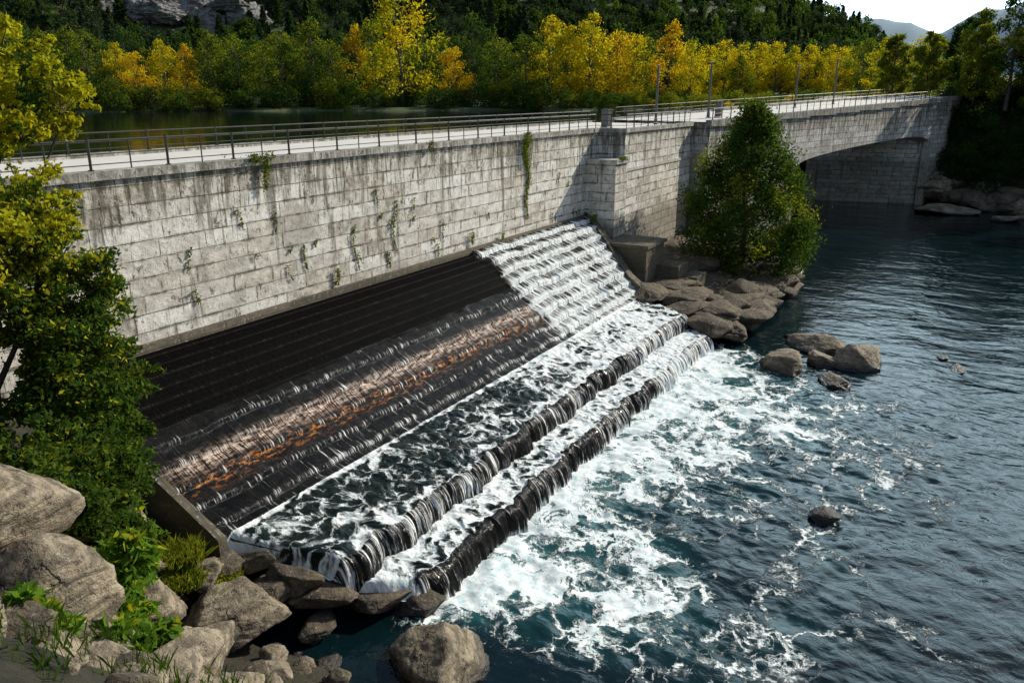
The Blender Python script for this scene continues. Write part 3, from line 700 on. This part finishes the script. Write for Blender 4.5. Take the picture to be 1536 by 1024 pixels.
rb=[(131,-1.5,13.2,15,'grn'),(134,2.5,13.4,11,'olv'),(129,-6,11.5,12,'grn'),(136,-5,14,17,'drk'),(127,-11,10,13,'grn'),(141,3,14,13,'grn'),(139,9,14,10,'olv'),(150,5,14.5,12,'drk'),(133,-13,13,17,'grn'),(128,-20,12,15,'grn'),(143,14,14,10,'olv')]
for x,y,z,h,k in rb:
    link('deciduous_tree',tree_mesh('dtree',int(x*7+y),h,h*.58,6500,.46,EN_R,{'grn':L_GREEN,'olv':L_OLIVE,'drk':L_DARK}[k],52,.12,(.09,.17),extra=L_OLIVE if k=='grn' else None,soft=.5),None,(x,y,z-.3))
sb=empty('bank_shrubs')
for i in range(130):
    y=random.uniform(-26,6);tx=np.interp(y,[-60,-5,6.5],[95,121.5,127]);k=random.uniform(2.0,14)
    o=link('shrub',BUSH[random.choice(['drk','grn','drk'])],sb,(tx+k,y,-2+float(ss(k,-4,13))*15.0-.5));o.scale=[random.uniform(.4,.7)]*3;o.rotation_euler=(0,0,random.random()*6)

link('riverside_tree',tree_mesh('midtree',77,13.4,11.6,48000,.26,[(0,.75),(.12,.98),(.3,1),(.5,.86),(.7,.6),(.88,.3),(1,.08)],L_GREEN,210,.02,(.07,.13),extra=L_OLIVE,limb=.6,soft=.5,exf=.86),None,(63.0,15.4,1.0))
# ------------------------------------------------------------------ left foreground tree & shrubs
def clumps(name,cl,n,ls,leafs,seed,tubes=(),aspect=.5,tw=1):
    rng=np.random.default_rng(seed);cl=np.array(cl,float)
    sub=[];ax=[]
    for c in cl:
        for j in range(int(c[5])):
            d=rng.normal(size=3);d/=np.linalg.norm(d);rr=rng.random()**.45*1.08
            sub.append([c[0]+d[0]*c[3]*rr,c[1]+d[1]*c[3]*rr,c[2]+d[2]*c[3]*rr*.9,c[3]*rng.uniform(.10,.24),c[4]])
            v=d+rng.normal(size=3)*.5;v[2]*=.6;v/=np.linalg.norm(v);ax.append(v*c[3]*rng.uniform(.12,.38))
    sub=np.array(sub);ax=np.array(ax);w=sub[:,3]**1.6;w/=w.sum();k=rng.choice(len(sub),n,p=w)
    g=np.clip(rng.normal(size=(n,3)),-2.4,2.4)*np.array([1,1,.65])
    tt=rng.uniform(-1,1,n)
    C=sub[k,:3]+ax[k]*tt[:,None]+g*(sub[k,3]*.62*(1-.45*tt))[:,None]
    rnd=np.clip(.5*rng.random(len(sub))[k]+.5*rng.random(n),0,1)
    frac=np.clip(sub[:,4]*(.3+1.6*rng.random(len(sub))),0,1)
    mi=(rng.random(n)<frac[k]).astype(int)
    T=list(tubes)
    for s,a in list(zip(sub,ax))[::2]:
        b=cl[np.argmin(((cl[:,:3]-s[:3])**2).sum(1))][:3]-np.array([0,0,.3]);T.append((b,s[:3]+a,.018,.005,5))
    return build_plant(name,C,ls*rng.uniform(.6,1.3,n),rnd,rng,[*leafs,BARK],T,aspect=aspect,leafmi=mi)
tr=[((8.6,18.8,3.5),(8.8,18.7,8),.20,.16,8),((8.8,18.7,8),(9.4,18.9,12.5),.16,.10,8),((9.4,18.9,12.5),(10.2,19.0,16.0),.10,.03,8),((8.8,18.7,8),(10.2,18.3,10.5),.08,.03,6),((9.0,18.7,9),(11.2,18.6,11.5),.06,.02,6),((9.2,18.8,10),(11.4,18.6,14.0),.06,.02,6)]
cl=[(10.3,18.9,15.4,1.1,.95,26),(9.6,18.9,16.3,.9,.95,20),(11.4,18.6,14.4,.8,.95,18),(10.3,18.8,13.8,1.0,.9,22),(9.3,18.9,13.6,1.2,.8,24),(10.0,18.4,12.1,1.1,.6,24),(9.3,18.3,11.8,1.2,.5,24),(10.7,18.6,11.1,.95,.4,22),(10.2,18.0,10.2,1.2,.2,26),(11.0,18.2,9.4,1.1,.12,24),(9.4,18.0,9.5,1.3,.15,24),(10.4,17.6,8.5,1.25,.1,26),(11.2,17.9,8.0,1.0,.06,24),(9.4,17.6,8.2,1.3,.1,26),(8.4,18.4,14.5,1.5,.8,18),(8.2,18.0,11,1.6,.5,18),(10.9,19.6,12.4,.7,.6,12)]
link('autumn_tree',clumps('fg_tree',cl,66000,.15,[L_GREEN,L_LIME],21,tr))
cl=[(10.6,18.0,6.9,1.3,.06,28),(9.6,17.2,6.7,1.3,.08,28),(11.5,18.8,6.3,1.0,.03,24),(8.9,16.4,6.0,1.1,.25,24),(10.2,17.2,5.4,1.2,.03,26),(11.4,18.7,5.2,1.0,.02,24),(8.0,15.8,7.0,1.2,.2,24),(12.0,20.2,6.6,1.1,.04,22),(12.2,21.8,7.4,1.0,.08,20),(9.9,16.6,4.2,.9,.04,20),(7.3,15.0,7.6,1.0,.2,20)]
link('bank_shrub',clumps('fg_shrub',cl,54000,.145,[L_GREEN,L_OLIVE],22))
cl=[(7.7,13.4,5.7,.8,.25,14),(7.3,12.5,5.2,.8,.15,12),(8.2,14.2,5.1,.75,.15,12),(8.7,15.0,4.7,.7,.15,12),(7.0,11.9,4.9,.7,.2,10),(9.7,16.4,3.6,.7,.1,10),(10.9,17.7,3.5,.6,.05,10),(6.4,12.0,5.3,.6,.0,8),(11.4,18.6,3.7,.5,.1,8),(6.2,11.0,5.9,.6,.2,8),(5.2,10.9,7.3,.6,.2,10),(4.4,9.9,8.1,.5,.1,8),(5.9,10.3,6.4,.5,.1,8)]
link('leafy_plant',clumps('fg_plant',cl,9000,.34,[L_FRESH,L_LIME],23,aspect=.36))
def grass(name,spots,seed,leaf,n=260,h=.55):
    rng=np.random.default_rng(seed);V=[];rn=[]
    for (x,y,z,r) in spots:
        for i in range(int(n*r/.6)):
            a=rng.random()*6.28;q=r*math.sqrt(rng.random());bx=x+q*math.cos(a);by=y+q*math.sin(a);hh=h*rng.uniform(.5,1.2)
            lx,ly=rng.normal(size=2)*.35*hh;w=.011;t=rng.random()*6.28;wx,wy=w*math.cos(t),w*math.sin(t)
            V+=[(bx-wx,by-wy,z),(bx+wx,by+wy,z),(bx+wx*.6+lx*.5,by+wy*.6+ly*.5,z+hh*.7),(bx-wx*.1+lx,by-wy*.1+ly,z+hh)];rn.append(rng.random())
    V=np.array(V);n4=len(V)//4
    me=bpy.data.meshes.new(name);me.from_pydata(V.tolist(),[],np.arange(n4*4).reshape(n4,4).tolist())
    at=me.attributes.new('rnd','FLOAT','FACE');at.data.foreach_set('value',np.array(rn,np.float32));me.materials.append(leaf);return link(name,me)
grass('grass_tuft',[(12.3,17.9,2.1,.7),(11.9,17.3,1.8,.6),(11.5,18.8,2.5,.6),(13.0,16.9,1.3,.4)],3,L_OLIVE,900,.4)
rs_=[(random.uniform(3,11),random.uniform(8,20)) for _ in range(110)]
grass('grass',[(x,y,bh(x,y)-.05,.6) for x,y in rs_],4,L_GREEN,160,.25)
def vines(name,strips,seed):
    rng=np.random.default_rng(seed);C=[];
    for x,z1,z0,w,n,yf in strips:
        z=z0+(z1-z0)*rng.random(n)**.8;ww=w*(.35+.65*(z-z0)/max(z1-z0,.1))
        xx=x+rng.normal(size=n)*ww*.5+.15*np.sin(z*2.1)
        C.append(np.stack([xx,yf-.03-np.abs(rng.normal(size=n))*.06*w*2,z],1))
    C=np.vstack(C);n=len(C)
    me=build_plant(name,C,.085*rng.uniform(.6,1.4,n),rng.random(n),rng,[L_OLIVE,L_GREEN,BARK],aspect=.7,leafmi=(rng.random(n)<.5).astype(int))
    return link(name,me)
vs_=[(43.3,12.4,7.2,.42,1700,23.98),(43.0,12.4,10.5,.65,700,23.86),(22.4,12.5,11.0,.35,350,23.86),(21.8,12.45,12.1,.7,200,23.84),(30.3,9.8,7.1,.14,240,23.98),(29.6,7.4,6.6,.2,90,23.98),(27.4,9.0,6.8,.12,180,23.98),(24.3,8.6,7.4,.1,120,23.98),(28.9,10.4,9.8,.12,60,23.98),(22.6,10.2,9.3,.1,70,23.98),(20.9,10.5,9.7,.1,50,23.98),(36.8,7.3,6.6,.3,160,23.9),(18.5,9.4,8.5,.1,60,23.98),(33.2,12.4,11.9,.3,80,23.86),(52.8,10.45,10.2,1.1,260,21.7),(50.8,6.6,6.1,.6,200,22.9),(25.9,7.3,6.5,.2,110,23.9),(40,6.8,6.4,.25,90,23.85)]
rr_=random.Random(8)
for i in range(26):
    x=rr_.uniform(15.5,51);z=rr_.choice([6.5,7.2,7.8,8.4,9.0,10.2,11.8]);vs_.append((x,z+rr_.uniform(.2,.8),z,rr_.uniform(.08,.22),rr_.randint(20,60),23.97))
vines('climbing_vine',vs_,6)

# ------------------------------------------------------------------ light
S=Vector((.76,-.39,.55)).normalized()
sun=bpy.data.lights.new('sun','SUN');sun.energy=5.0;sun.angle=rad(.5);sun.color=(1,.91,.75)
so=bpy.data.objects.new('sun',sun);COL.objects.link(so);so.rotation_euler=S.to_track_quat('Z','Y').to_euler();so.location=(40,-40,80)
w=bpy.data.worlds.new('World');scene.world=w;w.use_nodes=True;nt=w.node_tree;nt.nodes.clear()
def wn(ty): return nt.nodes.new(ty)
sk=wn('ShaderNodeTexSky');sk.sky_type='NISHITA';sk.sun_disc=False;sk.sun_elevation=math.asin(S.z);sk.sun_rotation=math.atan2(S.x,S.y);sk.dust_density=.8;sk.air_density=1.0
tc=wn('ShaderNodeTexCoord');mp=wn('ShaderNodeVectorMath');mp.operation='MULTIPLY';mp.inputs[1].default_value=(1.6,1.6,5)
nt.links.new(tc.outputs['Generated'],mp.inputs[0])
cn=wn('ShaderNodeTexNoise');cn.inputs['Scale'].default_value=1.3;cn.inputs['Detail'].default_value=5;nt.links.new(mp.outputs[0],cn.inputs['Vector'])
mr=wn('ShaderNodeMapRange');mr.inputs['From Min'].default_value=.48;mr.inputs['From Max'].default_value=.68;mr.inputs['To Max'].default_value=.6;nt.links.new(cn.outputs[0],mr.inputs['Value'])
mx=wn('ShaderNodeMix');mx.data_type='RGBA';nt.links.new(mr.outputs[0],mx.inputs[0]);nt.links.new(sk.outputs[0],mx.inputs[6]);mx.inputs[7].default_value=(7.5,8.6,9.6,1)
dt=wn('ShaderNodeVectorMath');dt.operation='DOT_PRODUCT';nt.links.new(tc.outputs['Generated'],dt.inputs[0]);dt.inputs[1].default_value=Vector((.95,.05,.30)).normalized()
ad=wn('ShaderNodeMath');ad.operation='MULTIPLY_ADD';nt.links.new(cn.outputs[0],ad.inputs[0]);ad.inputs[1].default_value=.22;nt.links.new(dt.outputs['Value'],ad.inputs[2])
m2=wn('ShaderNodeMapRange');m2.interpolation_type='SMOOTHSTEP';m2.inputs['From Min'].default_value=.98;m2.inputs['From Max'].default_value=1.09;nt.links.new(ad.outputs[0],m2.inputs['Value'])
mx2=wn('ShaderNodeMix');mx2.data_type='RGBA';nt.links.new(m2.outputs[0],mx2.inputs[0]);nt.links.new(mx.outputs[2],mx2.inputs[6]);mx2.inputs[7].default_value=(21,28,32,1)  # bright cloud bank added to strengthen the sky reflection on the river
bg=wn('ShaderNodeBackground');bg.inputs[1].default_value=.10;ow=wn('ShaderNodeOutputWorld')
nt.links.new(mx2.outputs[2],bg.inputs[0]);nt.links.new(bg.outputs[0],ow.inputs[0])
scene.view_settings.view_transform='Standard';scene.view_settings.look='None';scene.view_settings.exposure=0
# ------------------------------------------------------------------ camera
cam=bpy.data.cameras.new('camera');co=bpy.data.objects.new('camera',cam);COL.objects.link(co);scene.camera=co
cam.sensor_width=36;cam.lens=28.1;cam.clip_end=12000;cam.clip_start=.1
co.location=(0,0,14.6);p=rad(17.2);th=rad(30)
d=Vector((math.cos(p)*math.cos(th),math.cos(p)*math.sin(th),-math.sin(p)))
co.rotation_euler=d.to_track_quat('-Z','Y').to_euler()
